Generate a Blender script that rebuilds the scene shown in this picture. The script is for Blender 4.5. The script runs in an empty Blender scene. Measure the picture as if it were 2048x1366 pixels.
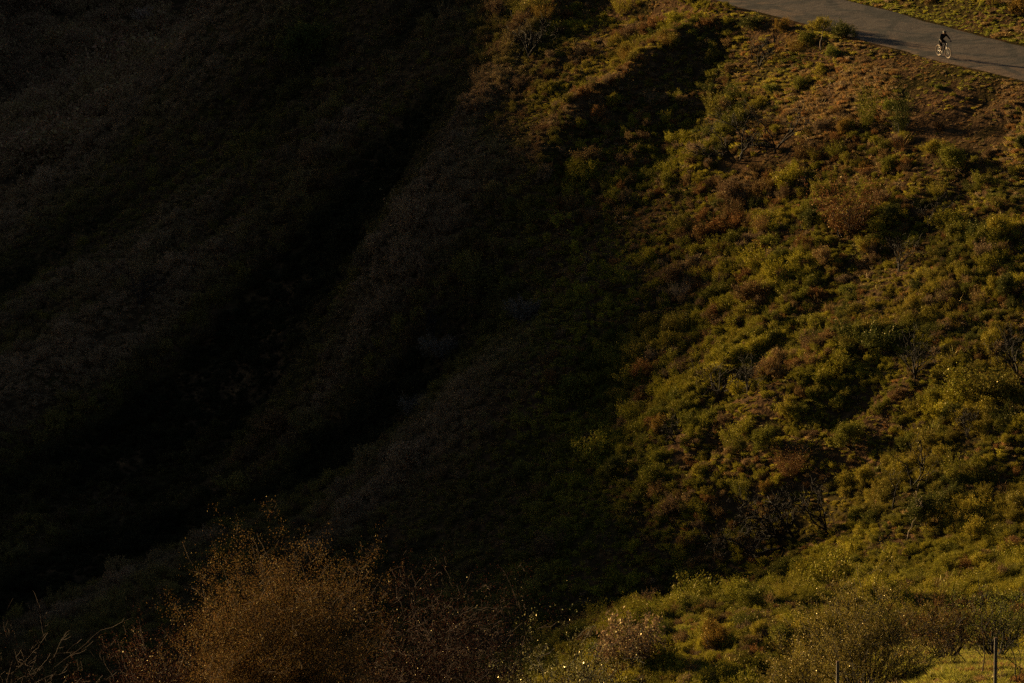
import bpy, math, random
import numpy as np
from math import radians, sin, cos, tan, pi
from mathutils import Vector, Matrix

# ------------------------------------------------------------------ camera, sky, sun, exposure
scene = bpy.context.scene
COL = scene.collection
PITCH = 13.0
cam_data = bpy.data.cameras.new("camera")
cam_data.lens = 200.0; cam_data.sensor_width = 36.0
cam_data.clip_start = 0.5; cam_data.clip_end = 9000
cam = bpy.data.objects.new("camera", cam_data)
cam.rotation_euler = (radians(90 - PITCH), 0, 0)
COL.objects.link(cam); scene.camera = cam

SUN_EL = 9.0
SDIR = np.array([-0.79, 0.61]); SDIR /= np.linalg.norm(SDIR)      # towards the sun, on the ground
world = bpy.data.worlds.new("World"); scene.world = world; world.use_nodes = True
wn = world.node_tree.nodes; wl = world.node_tree.links
sky = wn.new('ShaderNodeTexSky'); sky.sky_type = 'NISHITA'; sky.sun_disc = False
sky.sun_elevation = radians(SUN_EL); sky.sun_rotation = math.atan2(SDIR[0], SDIR[1])
bg = wn['Background']; bg.inputs['Strength'].default_value = 0.026
wl.new(sky.outputs[0], bg.inputs[0])
sd = bpy.data.lights.new("sun", 'SUN'); sd.energy = 5.0; sd.angle = radians(1.0); sd.color = (1.0, 0.68, 0.31)
sun = bpy.data.objects.new("sun", sd)
S3 = Vector((SDIR[0]*cos(radians(SUN_EL)), SDIR[1]*cos(radians(SUN_EL)), sin(radians(SUN_EL))))
sun.rotation_euler = (-S3).to_track_quat('-Z', 'Y').to_euler(); sun.location = (-60, 300, 60)
COL.objects.link(sun)
scene.view_settings.view_transform = 'Standard'; scene.view_settings.look = 'None'
scene.view_settings.gamma = 1.0; scene.view_settings.use_curve_mapping = False
scene.view_settings.exposure = 1.62
scene.cycles.max_bounces = 6; scene.cycles.diffuse_bounces = 2; scene.cycles.glossy_bounces = 1
scene.cycles.transmission_bounces = 3; scene.cycles.volume_bounces = 0
scene.cycles.use_denoising = False

rng = np.random.default_rng(7); random.seed(7)

# ------------------------------------------------------------------ helpers: rays, noise
def ray_tan(u, v):
    """horizontal and vertical slopes of the sight line through a point of the photograph (2048 px wide)"""
    xc = (u - 1024) / 2048 * 0.18; yc = (683 - v) / 2048 * 0.18
    p = radians(PITCH)
    fy = cos(p) + yc * sin(p); fz = -sin(p) + yc * cos(p)
    return xc / fy, fz / fy
def W(u, v, Y):
    a, b = ray_tan(u, v)
    return (a * Y, Y, b * Y)
def _hash(ix, iy, seed):
    n = (ix.astype(np.int64) * 374761393 + iy.astype(np.int64) * 668265263 + seed * 982451653) & 0xffffffff
    n = ((n ^ (n >> 13)) * 1274126177) & 0xffffffff
    n = (n ^ (n >> 16)) & 0xffffffff
    return n / 4294967295.0
def vnoise(x, y, seed=0):
    x = np.asarray(x, float); y = np.asarray(y, float)
    ix = np.floor(x); iy = np.floor(y); fx = x - ix; fy = y - iy
    fx = fx*fx*(3-2*fx); fy = fy*fy*(3-2*fy)
    a = _hash(ix, iy, seed); b = _hash(ix+1, iy, seed); c = _hash(ix, iy+1, seed); d = _hash(ix+1, iy+1, seed)
    return (a*(1-fx)+b*fx)*(1-fy) + (c*(1-fx)+d*fx)*fy
def fbm(x, y, seed=0, octv=4):
    s = 0; a = 1; t = 0
    for k in range(octv):
        s = s + a*(vnoise(x*2**k + 17.3*k, y*2**k - 9.1*k, seed+k) - .5); t += a; a *= .5
    return s / t * 2
def sstep(e0, e1, x):
    t = np.clip((x-e0)/(e1-e0), 0, 1); return t*t*(3-2*t)

# ------------------------------------------------------------------ the lie of the land
NEAR_EDGE = [(2048,163,338.4),(1890,127,344.6),(1800,104,348.6),(1700,75,353.8),(1600,42,360.0),(1500,12,365.7)]
def YP(u, v):
    """distance of the planar flank of the slope under the road"""
    a, b = ray_tan(u, v); return 160.2/(-b + .25 + .45*a)
def pl(u, v, dy=0.0): return (u, v, YP(u, v)+dy)
CTRL_UV = NEAR_EDGE + [
 pl(2048,400),pl(1800,400,-1),pl(1600,400),pl(1450,330),pl(1400,200),
 pl(2048,700,-1),pl(1800,700,-2),pl(1550,700,-2),pl(1350,600),pl(1250,500),
 pl(2048,1000,-2),pl(1800,1000,-2),pl(1550,950,-2),pl(1300,850),pl(1200,700),
 pl(1600,1060,1),pl(1250,1100,0),pl(1450,1090,1),
 (2048,1366,229),(1700,1366,234),(1400,1366,239),(1050,1425,243),(2048,1220,262),(1700,1220,258),
 (1480,1185,262),(1280,1262,255),(1150,1338,250),(1850,1180,270),(1400,1250,252),
 (1150,1190,302),(1280,1160,300),(1000,1366,292),
 (1000,1000,318),(1050,700,330),(700,900,342),(500,1050,336),(200,1200,330),(0,1366,318),(0,900,352),
 (700,500,358),(900,400,354),(1100,400,350),(1000,250,360),(1000,100,374),(960,0,387),(800,150,380),
 (600,300,385),(480,400,380),(200,600,372),(300,800,356),(0,720,370),(1200,100,368),(1300,30,373),
 (500,330,460),(700,150,480),(900,0,470),(300,450,440),(100,600,430),
 (0,360,500),(130,270,520),(330,120,545),(550,0,560),
 (0,250,690),(0,0,770),(300,60,730),(150,150,710)]
CTRL_XYZ = [(22.5,369,-61.5),(27.5,362,-61),(32,354,-61),(50,375,-56),(60,350,-53),(100,380,-38),(45,400,-54),(10,420,-60),
 (45,290,-63),(60,250,-60),(45,215,-58),(60,180,-50),(30,150,-50),(0,150,-56),(-15,150,-60),(0,200,-66),(-15,240,-82),
 (-40,200,-84),(-45,300,-96),(-65,400,-98),(-80,500,-112),(-110,700,-142),(-80,620,-130),(100,500,-40),(60,600,-60),(40,750,-100),(-60,900,-130),(20,900,-105),
 (8,390,-61.5),(-2,400,-62),(-14,420,-63)]
P = np.array([W(*c) for c in CTRL_UV] + CTRL_XYZ, float)
def tps_fit(P, lam):
    n = len(P); X = P[:, :2]/100
    d = np.sqrt(((X[:, None]-X[None])**2).sum(-1)) + 1e-9
    K = d*d*np.log(d); K[np.arange(n), np.arange(n)] = lam
    A = np.zeros((n+3, n+3)); A[:n, :n] = K; A[:n, n] = 1; A[:n, n+1:] = X; A[n, :n] = 1; A[n+1:, :n] = X.T
    return np.linalg.solve(A, np.concatenate([P[:, 2], [0, 0, 0]]))
TW = tps_fit(P, 0.0002)
def tps(x, y):
    s = TW[len(P)] + TW[len(P)+1]*x/100 + TW[len(P)+2]*y/100
    for k in range(len(P)):
        d2 = ((x-P[k, 0])**2 + (y-P[k, 1])**2)/1e4 + 1e-12
        s = s + TW[k]*0.5*d2*np.log(d2)
    return s
# the road: centre line on the ground, level at z = -62
ROAD = [(110,215),(85,252),(60,296),(44,324),(36.2,337.5),(31.2,345.3),(26.9,352.2),(24.4,356.3),(21.6,361.3),(18.2,367),(14.0,374.3),(8,384.5),(0,397),(-10,414),(-18,436),(-20,462)]
ROAD_Z = -62.0; ROAD_HALF = 3.9
def densify(pts, step=1.0):
    p = np.array(pts, float); out = []
    for i in range(len(p)-1):
        p0 = p[max(i-1, 0)]; p1 = p[i]; p2 = p[i+1]; p3 = p[min(i+2, len(p)-1)]
        n = max(2, int(np.linalg.norm(p2-p1)/step))
        for t in np.arange(n)/n:
            out.append(.5*((2*p1)+(-p0+p2)*t+(2*p0-5*p1+4*p2-p3)*t*t+(-p0+3*p1-3*p2+p3)*t**3))
    out.append(p[-1]); return np.array(out)
RC = densify(ROAD, 1.0)
RT = np.gradient(RC, axis=0); RT /= np.linalg.norm(RT, axis=1)[:, None]; RN = np.stack([-RT[:, 1], RT[:, 0]], 1)
# RN points away from the travel direction's left; travel runs away from the viewer, so RN (left) is the downhill side
def road_sd(x, y):
    """signed distance to the road's centre: positive on the downhill side"""
    x = np.atleast_1d(np.asarray(x, float)); y = np.atleast_1d(np.asarray(y, float)); sh = x.shape
    x = x.ravel(); y = y.ravel(); out = np.full(x.shape, 1e3)
    near = np.where((x > -60) & (x < 150) & (y > 180) & (y < 500))[0]
    for c in np.array_split(near, max(1, len(near)//40000+1)):
        d2 = (x[c][:, None]-RC[None, :, 0])**2 + (y[c][:, None]-RC[None, :, 1])**2
        i = d2.argmin(1)
        sd_ = (x[c]-RC[i, 0])*RN[i, 0] + (y[c]-RC[i, 1])*RN[i, 1]
        out[c] = np.where(sd_ < 0, -1, 1)*np.sqrt(d2[np.arange(len(c)), i])
    return out.reshape(sh)
# the ridge to the left that shades the ravel below
RIDGE_W = [-400, 60, 150, 190, 204, 212, 223, 232, 238, 244, 250, 256, 261, 266, 276, 281, 288, 293, 298, 304, 420, 520, 700, 1000]
RIDGE_H = [-60, -50, -34, -27, -26, -27, -30, -33, -34.6, -36.0, -36.2, -34.7, -32.9, -31.4, -31.0, -30.6, -31.2, -30.8, -30.1, -29.3, -26, -25, -20, -40]
def ridge(x, y):
    s = SDIR[0]*x + SDIR[1]*y; w = -SDIR[0]*0 + (SDIR[1]*x - SDIR[0]*y)
    top = np.interp(w, RIDGE_W, RIDGE_H)
    s0 = np.interp(w, [0, 300, 560, 900], [455, 455, 720, 900])
    return top - .55*np.maximum(np.abs(s-s0)-5, 0) + 3.0*fbm(x/40, y/40, 51)*sstep(10, 40, np.abs(s-s0))
def seg_dist(x, y, pts):
    best = np.full(np.shape(x), 1e9)
    for (x0, y0), (x1, y1) in zip(pts[:-1], pts[1:]):
        dx, dy = x1-x0, y1-y0
        t = np.clip(((x-x0)*dx+(y-y0)*dy)/(dx*dx+dy*dy), 0, 1)
        best = np.minimum(best, np.hypot(x-x0-t*dx, y-y0-t*dy))
    return best
def WP(u, v, dy=0): return W(u, v, YP(u, v)+dy)[:2]
CREST = [WP(1455,0),WP(1400,60),WP(1340,110),WP(1240,200),WP(1150,270),WP(1080,360)]
CREST2 = [WP(1110,0),WP(1050,90),WP(1000,160),WP(940,260)]
GULLY = [WP(1425,125),WP(1395,190),WP(1340,270),WP(1305,330)]
GULLY2 = [WP(1960,330),WP(1900,420),WP(1700,560),WP(1480,800)]
GULLY3 = [WP(1700,860),WP(1540,900),WP(1430,930)]
def height(x, y):
    x = np.asarray(x, float); y = np.asarray(y, float)
    base = tps(x, y)
    far = -95 + 45*fbm(x/420, y/420, 31, 3)
    out = np.maximum(np.maximum(-120-x, x-100), np.maximum(60-y, y-880))
    k = sstep(0, 220, out)
    base = base*(1-k) + far*k
    rel = sstep(25, 110, y)
    big = 5.0*fbm(x/55, y/90, 3, 3)*sstep(430, 560, y)
    # furrows running down towards the lower left
    t = (x*.80 + y*.60); q = (-x*.60 + y*.80)
    fur = 0.55*fbm(q/9, t/26, 11, 3) + .5*fbm(q/3.2, t/8, 12, 3) + .22*fbm(x/1.3, y/1.6, 13, 2)
    furf = 5.0*fbm(q/34, t/90, 21, 4)*sstep(395, 470, y)
    left = sstep(3, -12, x)*sstep(300, 340, y)
    spurs = left*(3.6*fbm(q/20, t/70, 101, 2) + 1.5*fbm(q/7, t/22, 102, 3))
    base = base + fur + big + furf + spurs
    base = base + .9*np.exp(-(seg_dist(x, y, CREST)/1.5)**2) + 1.0*np.exp(-(seg_dist(x, y, CREST2)/1.6)**2)
    base = base - .7*np.exp(-(seg_dist(x, y, GULLY)/1.7)**2) - 0.7*np.exp(-(seg_dist(x, y, GULLY2)/1.6)**2) - 1.0*np.exp(-(seg_dist(x, y, GULLY3)/1.6)**2)
    base = np.maximum(base, ridge(x, y))
    # the near hill under the viewer
    r = .3035 - .012*sstep(6.6, 8.6, x)*sstep(95, 106, y)
    yy = np.maximum(y, -30)
    near = -1.7 - (r - 1.7/110)*yy - .62*np.maximum(y-124, 0) - .0006*np.maximum(np.abs(x)-30, 0)**2 + .10*fbm(x/3, y/3, 41, 3)
    near = near + np.minimum(y, 0)*.3
    m = np.maximum(base, near) if True else base
    m = np.where(y < 128, np.where(near > base, near, np.where(y < 60, near, base)), np.maximum(base, near))
    # cut and fill for the road
    d = road_sd(x, y)
    flat = ROAD_Z - .035 - .012*np.maximum(np.abs(d)-3, 0)
    half_dn = ROAD_HALF+.55; half_up = ROAD_HALF+.35
    k = np.where(d > 0, sstep(half_dn+1.5, half_dn, d), sstep(-half_up-2.2, -half_up, d))
    k = np.where(np.abs(d) > 900, 0, k)
    kk = sstep(14, 4, np.where(d < 0, 99, d))
    cap = ROAD_Z - .05 - .42*np.maximum(d-half_dn, 0) + .25*fbm(x/2.0, y/2.0, 5, 3)
    m = np.where((d > 0) & (d < 16), m*(1-kk) + np.minimum(m, cap+2.2*sstep(5, 14, d))*kk, m)
    return m*(1-k) + flat*k

def axis(lo, hi, step, far_lo, far_hi, g=1.16):
    mid = list(np.arange(lo, hi, step)); a = []; s = step; v = lo
    while v > far_lo: s *= g; v -= s; a.append(v)
    b = []; s = step; v = mid[-1]
    while v < far_hi: s *= g; v += s; b.append(v)
    return np.array(a[::-1] + mid + b)
AXR = axis(-75, 62, 0.7, -76, 4500)
AX = np.concatenate([axis(-345, -76, 3.0, -4500, -76.5)[:-1], AXR[AXR >= -75.01]]); AX = AX[np.concatenate([[True], np.diff(AX) > .05])]
AY1 = axis(88, 425, 0.7, -2500, 88.1); AY2 = np.arange(AY1[AY1 < 426][-1]+1.4, 860, 1.6); AY3 = []
s_, v_ = 1.6, AY2[-1]
while v_ < 6000: s_ *= 1.16; v_ += s_; AY3.append(v_)
AY = np.concatenate([AY1[AY1 < 426], AY2, AY3])
GX, GY = np.meshgrid(AX, AY)
GZ = height(GX, GY)
def hz(x, y):
    """bilinear height of the built ground"""
    x = np.atleast_1d(np.asarray(x, float)); y = np.atleast_1d(np.asarray(y, float))
    i = np.clip(np.searchsorted(AX, x)-1, 0, len(AX)-2); j = np.clip(np.searchsorted(AY, y)-1, 0, len(AY)-2)
    fx = (x-AX[i])/(AX[i+1]-AX[i]); fy = (y-AY[j])/(AY[j+1]-AY[j])
    return (GZ[j, i]*(1-fx)+GZ[j, i+1]*fx)*(1-fy) + (GZ[j+1, i]*(1-fx)+GZ[j+1, i+1]*fx)*fy
def hit(u, v, y0=60., y1=900., which=0):
    """ground point seen at a point of the photograph (used to plan where things stand)"""
    a, b = ray_tan(u, v)
    Y = np.arange(y0, y1, .25); d = b*Y - hz(a*Y, Y)
    i = np.where(d <= 0)[0]
    i = i[0] if len(i) else len(Y)-1
    return a*Y[i], Y[i], float(hz(a*Y[i], Y[i])[0])
# ------------------------------------------------------------------ object helpers
def tag(o, label=None, cat=None, group=None, kind=None):
    if label: o["label"] = label
    if cat: o["category"] = cat
    if group: o["group"] = group
    if kind: o["kind"] = kind
    return o
def empty(name, loc, rz=0.0):
    o = bpy.data.objects.new(name, None); o.empty_display_size = .3
    o.location = loc; o.rotation_euler = (0, 0, rz); COL.objects.link(o); return o
class MB:
    def __init__(s): s.v = []; s.f = []; s.n = 0
    def add(s, V, F):
        V = np.asarray(V, float).reshape(-1, 3)
        s.f.extend([tuple(int(i)+s.n for i in f) for f in F]); s.v.append(V); s.n += len(V); return s
    def tube(s, pts, rad, k=5, cap=True):
        p = np.asarray(pts, float); n = len(p)
        rad = np.full(n, rad) if np.isscalar(rad) else np.asarray(rad, float)
        t = np.gradient(p, axis=0); t /= np.linalg.norm(t, axis=1)[:, None]+1e-12
        up = np.array([0, 0, 1.]) if abs(t[0, 2]) < .9 else np.array([1., 0, 0])
        a = np.arange(k)/k*2*pi; V = []
        for i in range(n):
            u = np.cross(t[i], up); u /= np.linalg.norm(u)+1e-12; w = np.cross(t[i], u); up = -np.cross(t[i], u) if False else up
            V.append(p[i]+rad[i]*(np.cos(a)[:, None]*u+np.sin(a)[:, None]*w))
        F = [(i*k+j, i*k+(j+1) % k, (i+1)*k+(j+1) % k, (i+1)*k+j) for i in range(n-1) for j in range(k)]
        if cap: F += [tuple(range(k))[::-1], tuple((n-1)*k+j for j in range(k))]
        return s.add(np.concatenate(V), F)
    def box(s, c, h, rot=None):
        V = np.array([(x, y, z) for x in (-1, 1) for y in (-1, 1) for z in (-1, 1)], float)*np.array(h)
        if rot is not None: V = V @ np.array(rot).T
        return s.add(V+np.array(c), [(0, 1, 3, 2), (4, 6, 7, 5), (0, 4, 5, 1), (2, 3, 7, 6), (0, 2, 6, 4), (1, 5, 7, 3)])
    def sphere(s, c, r, nu=12, nv=8, zmin=-1.0):
        V = []; F = []; th0 = math.asin(max(-1, zmin))
        for j in range(nv+1):
            th = th0+(pi/2-th0)*j/nv
            for i in range(nu):
                V.append((c[0]+r[0]*cos(th)*cos(2*pi*i/nu), c[1]+r[1]*cos(th)*sin(2*pi*i/nu), c[2]+r[2]*sin(th)))
        for j in range(nv):
            for i in range(nu): F.append((j*nu+i, j*nu+(i+1) % nu, (j+1)*nu+(i+1) % nu, (j+1)*nu+i))
        F.append(tuple(range(nu))[::-1]); return s.add(V, F)
    def torus(s, c, R, r, nu=40, nv=8, ax='y'):
        V = []; F = []
        for i in range(nu):
            A = 2*pi*i/nu
            for j in range(nv):
                B = 2*pi*j/nv; q = R+r*cos(B)
                V.append((c[0]+q*cos(A), c[1]+r*sin(B), c[2]+q*sin(A)))
        for i in range(nu):
            for j in range(nv): F.append((i*nv+j, i*nv+(j+1) % nv, ((i+1) % nu)*nv+(j+1) % nv, ((i+1) % nu)*nv+j))
        return s.add(V, F)
    def mesh(s, name, mat, smooth=False):
        me = bpy.data.meshes.new(name)
        me.from_pydata(np.concatenate(s.v).tolist() if s.v else [], [], s.f); me.materials.append(mat)
        if smooth: me.polygons.foreach_set('use_smooth', [True]*len(me.polygons))
        me.update(); return me
    def build(s, name, mat, parent=None, smooth=False):
        o = bpy.data.objects.new(name, s.mesh(name, mat, smooth)); COL.objects.link(o)
        if parent: o.parent = parent
        return o
def quads_mesh(name, V, mat, k=4):
    n = len(V)//k; me = bpy.data.meshes.new(name)
    me.vertices.add(len(V)); me.vertices.foreach_set('co', np.asarray(V, np.float32).ravel())
    me.loops.add(n*k); me.loops.foreach_set('vertex_index', np.arange(n*k, dtype=np.int32))
    me.polygons.add(n); me.polygons.foreach_set('loop_start', np.arange(0, n*k, k, dtype=np.int32))
    try: me.polygons.foreach_set('loop_total', np.full(n, k, np.int32))
    except Exception: pass
    me.materials.append(mat); me.update(); me.validate(); return me

# ------------------------------------------------------------------ materials
def nodes(name):
    m = bpy.data.materials.new(name); m.use_nodes = True; nt = m.node_tree; nt.nodes.clear()
    out = nt.nodes.new('ShaderNodeOutputMaterial'); return m, nt, out
def N(nt, t, **kw):
    n = nt.nodes.new(t)
    for k, v in kw.items():
        if k.startswith('i_'): n.inputs[k[2:].replace('_', ' ')].default_value = v
        else: setattr(n, k, v)
    return n
def ramp(nt, stops):
    r = N(nt, 'ShaderNodeValToRGB'); e = r.color_ramp.elements
    while len(e) < len(stops): e.new(.5)
    for el, (p, c) in zip(e, stops): el.position = p; el.color = (*c, 1)
    return r
def leaf_material(name, col=None, transl=.20, gloss=.015, rough=.42):
    """leaf blades: diffuse, light coming through the blade, and a faint waxy gloss; every leaf a little different"""
    m, nt, out = nodes(name); L = nt.links
    if col is None:
        c = N(nt, 'ShaderNodeAttribute', attribute_type='INSTANCER', attribute_name='col').outputs['Color']
    else:
        r = N(nt, 'ShaderNodeRGB'); r.outputs[0].default_value = (*col, 1); c = r.outputs[0]
    g = N(nt, 'ShaderNodeNewGeometry')
    mr = N(nt, 'ShaderNodeMapRange'); mr.inputs['To Min'].default_value = .45; mr.inputs['To Max'].default_value = 1.5
    L.new(g.outputs['Random Per Island'], mr.inputs['Value'])
    h = N(nt, 'ShaderNodeMath', operation='MULTIPLY'); h.inputs[1].default_value = 7.31; L.new(g.outputs['Random Per Island'], h.inputs[0])
    h2 = N(nt, 'ShaderNodeMath', operation='FRACT'); L.new(h.outputs[0], h2.inputs[0])
    h3 = N(nt, 'ShaderNodeMapRange'); h3.inputs['To Min'].default_value = .475; h3.inputs['To Max'].default_value = .522; L.new(h2.outputs[0], h3.inputs['Value'])
    hs = N(nt, 'ShaderNodeHueSaturation'); L.new(h3.outputs[0], hs.inputs['Hue']); L.new(mr.outputs[0], hs.inputs['Value']); L.new(c, hs.inputs['Color'])
    d = N(nt, 'ShaderNodeBsdfDiffuse'); t = N(nt, 'ShaderNodeBsdfTranslucent'); gl = N(nt, 'ShaderNodeBsdfGlossy'); gl.inputs['Roughness'].default_value = rough
    gl.inputs['Color'].default_value = (.8, .7, .4, 1)
    L.new(hs.outputs[0], d.inputs[0]); L.new(hs.outputs[0], t.inputs[0])
    a = N(nt, 'ShaderNodeMixShader'); a.inputs[0].default_value = transl; L.new(d.outputs[0], a.inputs[1]); L.new(t.outputs[0], a.inputs[2])
    b = N(nt, 'ShaderNodeMixShader'); b.inputs[0].default_value = gloss; L.new(a.outputs[0], b.inputs[1]); L.new(gl.outputs[0], b.inputs[2])
    L.new(b.outputs[0], out.inputs[0]); return m
def solid(name, col, rough=.7, metal=0.0, noise=.25, scale=8.0, bump=0.0, spec=.3):
    m, nt, out = nodes(name); L = nt.links
    p = N(nt, 'ShaderNodeBsdfPrincipled'); p.inputs['Roughness'].default_value = rough; p.inputs['Metallic'].default_value = metal
    p.inputs['Specular IOR Level'].default_value = spec
    tc = N(nt, 'ShaderNodeTexCoord'); nz = N(nt, 'ShaderNodeTexNoise'); nz.inputs['Scale'].default_value = scale; nz.inputs['Detail'].default_value = 5
    L.new(tc.outputs['Object'], nz.inputs['Vector'])
    r = ramp(nt, [(.3, tuple(c*(1-noise) for c in col)), (.7, tuple(min(1, c*(1+noise)) for c in col))])
    L.new(nz.outputs['Fac'], r.inputs[0]); L.new(r.outputs[0], p.inputs['Base Color'])
    if bump:
        b = N(nt, 'ShaderNodeBump'); b.inputs['Distance'].default_value = bump; L.new(nz.outputs['Fac'], b.inputs['Height']); L.new(b.outputs[0], p.inputs['Normal'])
    L.new(p.outputs[0], out.inputs[0]); return m
M_leaf = leaf_material('scrub leaves')
M_grass = leaf_material('dry grass blades', transl=.5, gloss=.04, rough=.5)
M_twig_i = leaf_material('dead twigs', transl=0.0, gloss=.05, rough=.45)
M_bark = solid('dark bark', (.011, .008, .006), .85, scale=14, bump=.01)
M_bark_pale = solid('weathered pale wood', (.30, .22, .14), .8, scale=20, bump=.01)
M_bark_red = solid('reddish bark', (.026, .013, .008), .8, scale=20, spec=.1)
M_bark_gold = solid('golden brown twig bark', (.045, .026, .011), .8, scale=20, spec=.1)
def ground_material():
    m, nt, out = nodes('dry soil and litter'); L = nt.links
    g = N(nt, 'ShaderNodeNewGeometry')
    def nz(sc, det=6, dist=0.0):
        n = N(nt, 'ShaderNodeTexNoise'); n.inputs['Scale'].default_value = sc; n.inputs['Detail'].default_value = det; n.inputs['Distortion'].default_value = dist
        L.new(g.outputs['Position'], n.inputs['Vector']); return n.outputs['Fac']
    r1 = ramp(nt, [(.34, (.028, .018, .010)), (.52, (.052, .032, .017)), (.68, (.10, .058, .028))]); L.new(nz(1.6, 8), r1.inputs[0])
    r2 = ramp(nt, [(.35, (.016, .014, .006)), (.65, (.045, .034, .013))]); L.new(nz(3.1, 6), r2.inputs[0])
    k = ramp(nt, [(.46, (0, 0, 0)), (.58, (1, 1, 1))]); L.new(nz(.23, 6, .4), k.inputs[0])
    mx = N(nt, 'ShaderNodeMix', data_type='RGBA'); L.new(k.outputs[0], mx.inputs[0]); L.new(r1.outputs[0], mx.inputs[6]); L.new(r2.outputs[0], mx.inputs[7])
    d = N(nt, 'ShaderNodeBsdfDiffuse'); L.new(mx.outputs[2], d.inputs[0])
    b = N(nt, 'ShaderNodeBump'); b.inputs['Distance'].default_value = .16; b.inputs['Strength'].default_value = 1; L.new(nz(5, 8), b.inputs['Height']); L.new(b.outputs[0], d.inputs['Normal'])
    L.new(d.outputs[0], out.inputs[0]); return m
def road_material():
    m, nt, out = nodes('worn asphalt and gravel'); L = nt.links
    uv = N(nt, 'ShaderNodeUVMap'); sp = N(nt, 'ShaderNodeSeparateXYZ'); L.new(uv.outputs[0], sp.inputs[0])
    g = N(nt, 'ShaderNodeNewGeometry')
    def nz(sc, det=6, src=None):
        n = N(nt, 'ShaderNodeTexNoise'); n.inputs['Scale'].default_value = sc; n.inputs['Detail'].default_value = det
        L.new(src or g.outputs['Position'], n.inputs['Vector']); return n.outputs['Fac']
    asp = ramp(nt, [(.30, (.011, .0075, .0055)), (.50, (.029, .019, .0135)), (.70, (.074, .049, .034))]); L.new(nz(9, 10), asp.inputs[0])
    dirt = ramp(nt, [(.30, (.028, .015, .008)), (.55, (.062, .034, .017)), (.75, (.12, .070, .034))]); L.new(nz(4, 9), dirt.inputs[0])
    # 0 at the uphill edge, 1 at the downhill edge; the downhill third is dirt shoulder
    ad = N(nt, 'ShaderNodeMath', operation='MULTIPLY_ADD'); ad.inputs[1].default_value = .30; L.new(nz(.7, 6), ad.inputs[0]); L.new(sp.outputs[0], ad.inputs[2])
    k = ramp(nt, [(.76, (0, 0, 0)), (.90, (1, 1, 1))]); L.new(ad.outputs[0], k.inputs[0])
    mx = N(nt, 'ShaderNodeMix', data_type='RGBA'); L.new(k.outputs[0], mx.inputs[0]); L.new(asp.outputs[0], mx.inputs[6]); L.new(dirt.outputs[0], mx.inputs[7])
    # cracks and tar seams that run mostly along the road
    mp = N(nt, 'ShaderNodeMapping'); mp.inputs['Scale'].default_value = (3.0, 9.0, 1); L.new(uv.outputs[0], mp.inputs[0])
    dn = N(nt, 'ShaderNodeTexNoise'); dn.inputs['Scale'].default_value = 2.6; dn.inputs['Detail'].default_value = 9; dn.inputs['Roughness'].default_value = .68; L.new(mp.outputs[0], dn.inputs['Vector'])
    va = N(nt, 'ShaderNodeMix', data_type='RGBA', blend_type='ADD'); va.inputs[0].default_value = .55; L.new(mp.outputs[0], va.inputs[6]); L.new(dn.outputs['Color'], va.inputs[7])
    vo = N(nt, 'ShaderNodeTexVoronoi', feature='DISTANCE_TO_EDGE'); vo.inputs['Scale'].default_value = .8; L.new(va.outputs[2], vo.inputs['Vector'])
    ck = ramp(nt, [(.0, (.06, .06, .07)), (.055, (.16, .16, .18)), (.10, (1, 1, 1))]); L.new(vo.outputs['Distance'], ck.inputs[0])
    ckm = N(nt, 'ShaderNodeMix', data_type='RGBA'); kk = ramp(nt, [(.36, (0, 0, 0)), (.46, (1, 1, 1))]); L.new(nz(.35, 4), kk.inputs[0])
    L.new(kk.outputs[0], ckm.inputs[0]); ckm.inputs[6].default_value = (1, 1, 1, 1); L.new(ck.outputs[0], ckm.inputs[7])
    mm = N(nt, 'ShaderNodeMix', data_type='RGBA', blend_type='MULTIPLY'); mm.inputs[0].default_value = 1; L.new(mx.outputs[2], mm.inputs[6]); L.new(ckm.outputs[2], mm.inputs[7])
    p = N(nt, 'ShaderNodeBsdfPrincipled'); p.inputs['Roughness'].default_value = .85; p.inputs['Specular IOR Level'].default_value = .25; L.new(mm.outputs[2], p.inputs['Base Color'])
    b = N(nt, 'ShaderNodeBump'); b.inputs['Distance'].default_value = .016; b.inputs['Strength'].default_value = 1; L.new(nz(11, 10), b.inputs['Height'])
    b2 = N(nt, 'ShaderNodeBump'); b2.inputs['Distance'].default_value = .05; L.new(nz(1.3, 5), b2.inputs['Height']); L.new(b.outputs[0], b2.inputs['Normal']); L.new(b2.outputs[0], p.inputs['Normal'])
    L.new(p.outputs[0], out.inputs[0]); return m

# ------------------------------------------------------------------ ground sheet
ny, nx = GX.shape
V = np.stack([GX, GY, GZ], -1).reshape(-1, 3)
jj, ii = np.meshgrid(np.arange(ny-1), np.arange(nx-1), indexing='ij'); a = (jj*nx+ii).ravel()
F = np.stack([a, a+1, a+nx+1, a+nx], 1).astype(np.int32)
me = bpy.data.meshes.new('hillside')
me.vertices.add(len(V)); me.vertices.foreach_set('co', V.astype(np.float32).ravel())
me.loops.add(F.size); me.loops.foreach_set('vertex_index', F.ravel())
me.polygons.add(len(F)); me.polygons.foreach_set('loop_start', np.arange(0, F.size, 4, dtype=np.int32))
me.polygons.foreach_set('use_smooth', np.ones(len(F), bool)); me.materials.append(ground_material()); me.update()
ground = bpy.data.objects.new('hillside', me); COL.objects.link(ground); tag(ground, kind='structure')
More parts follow.
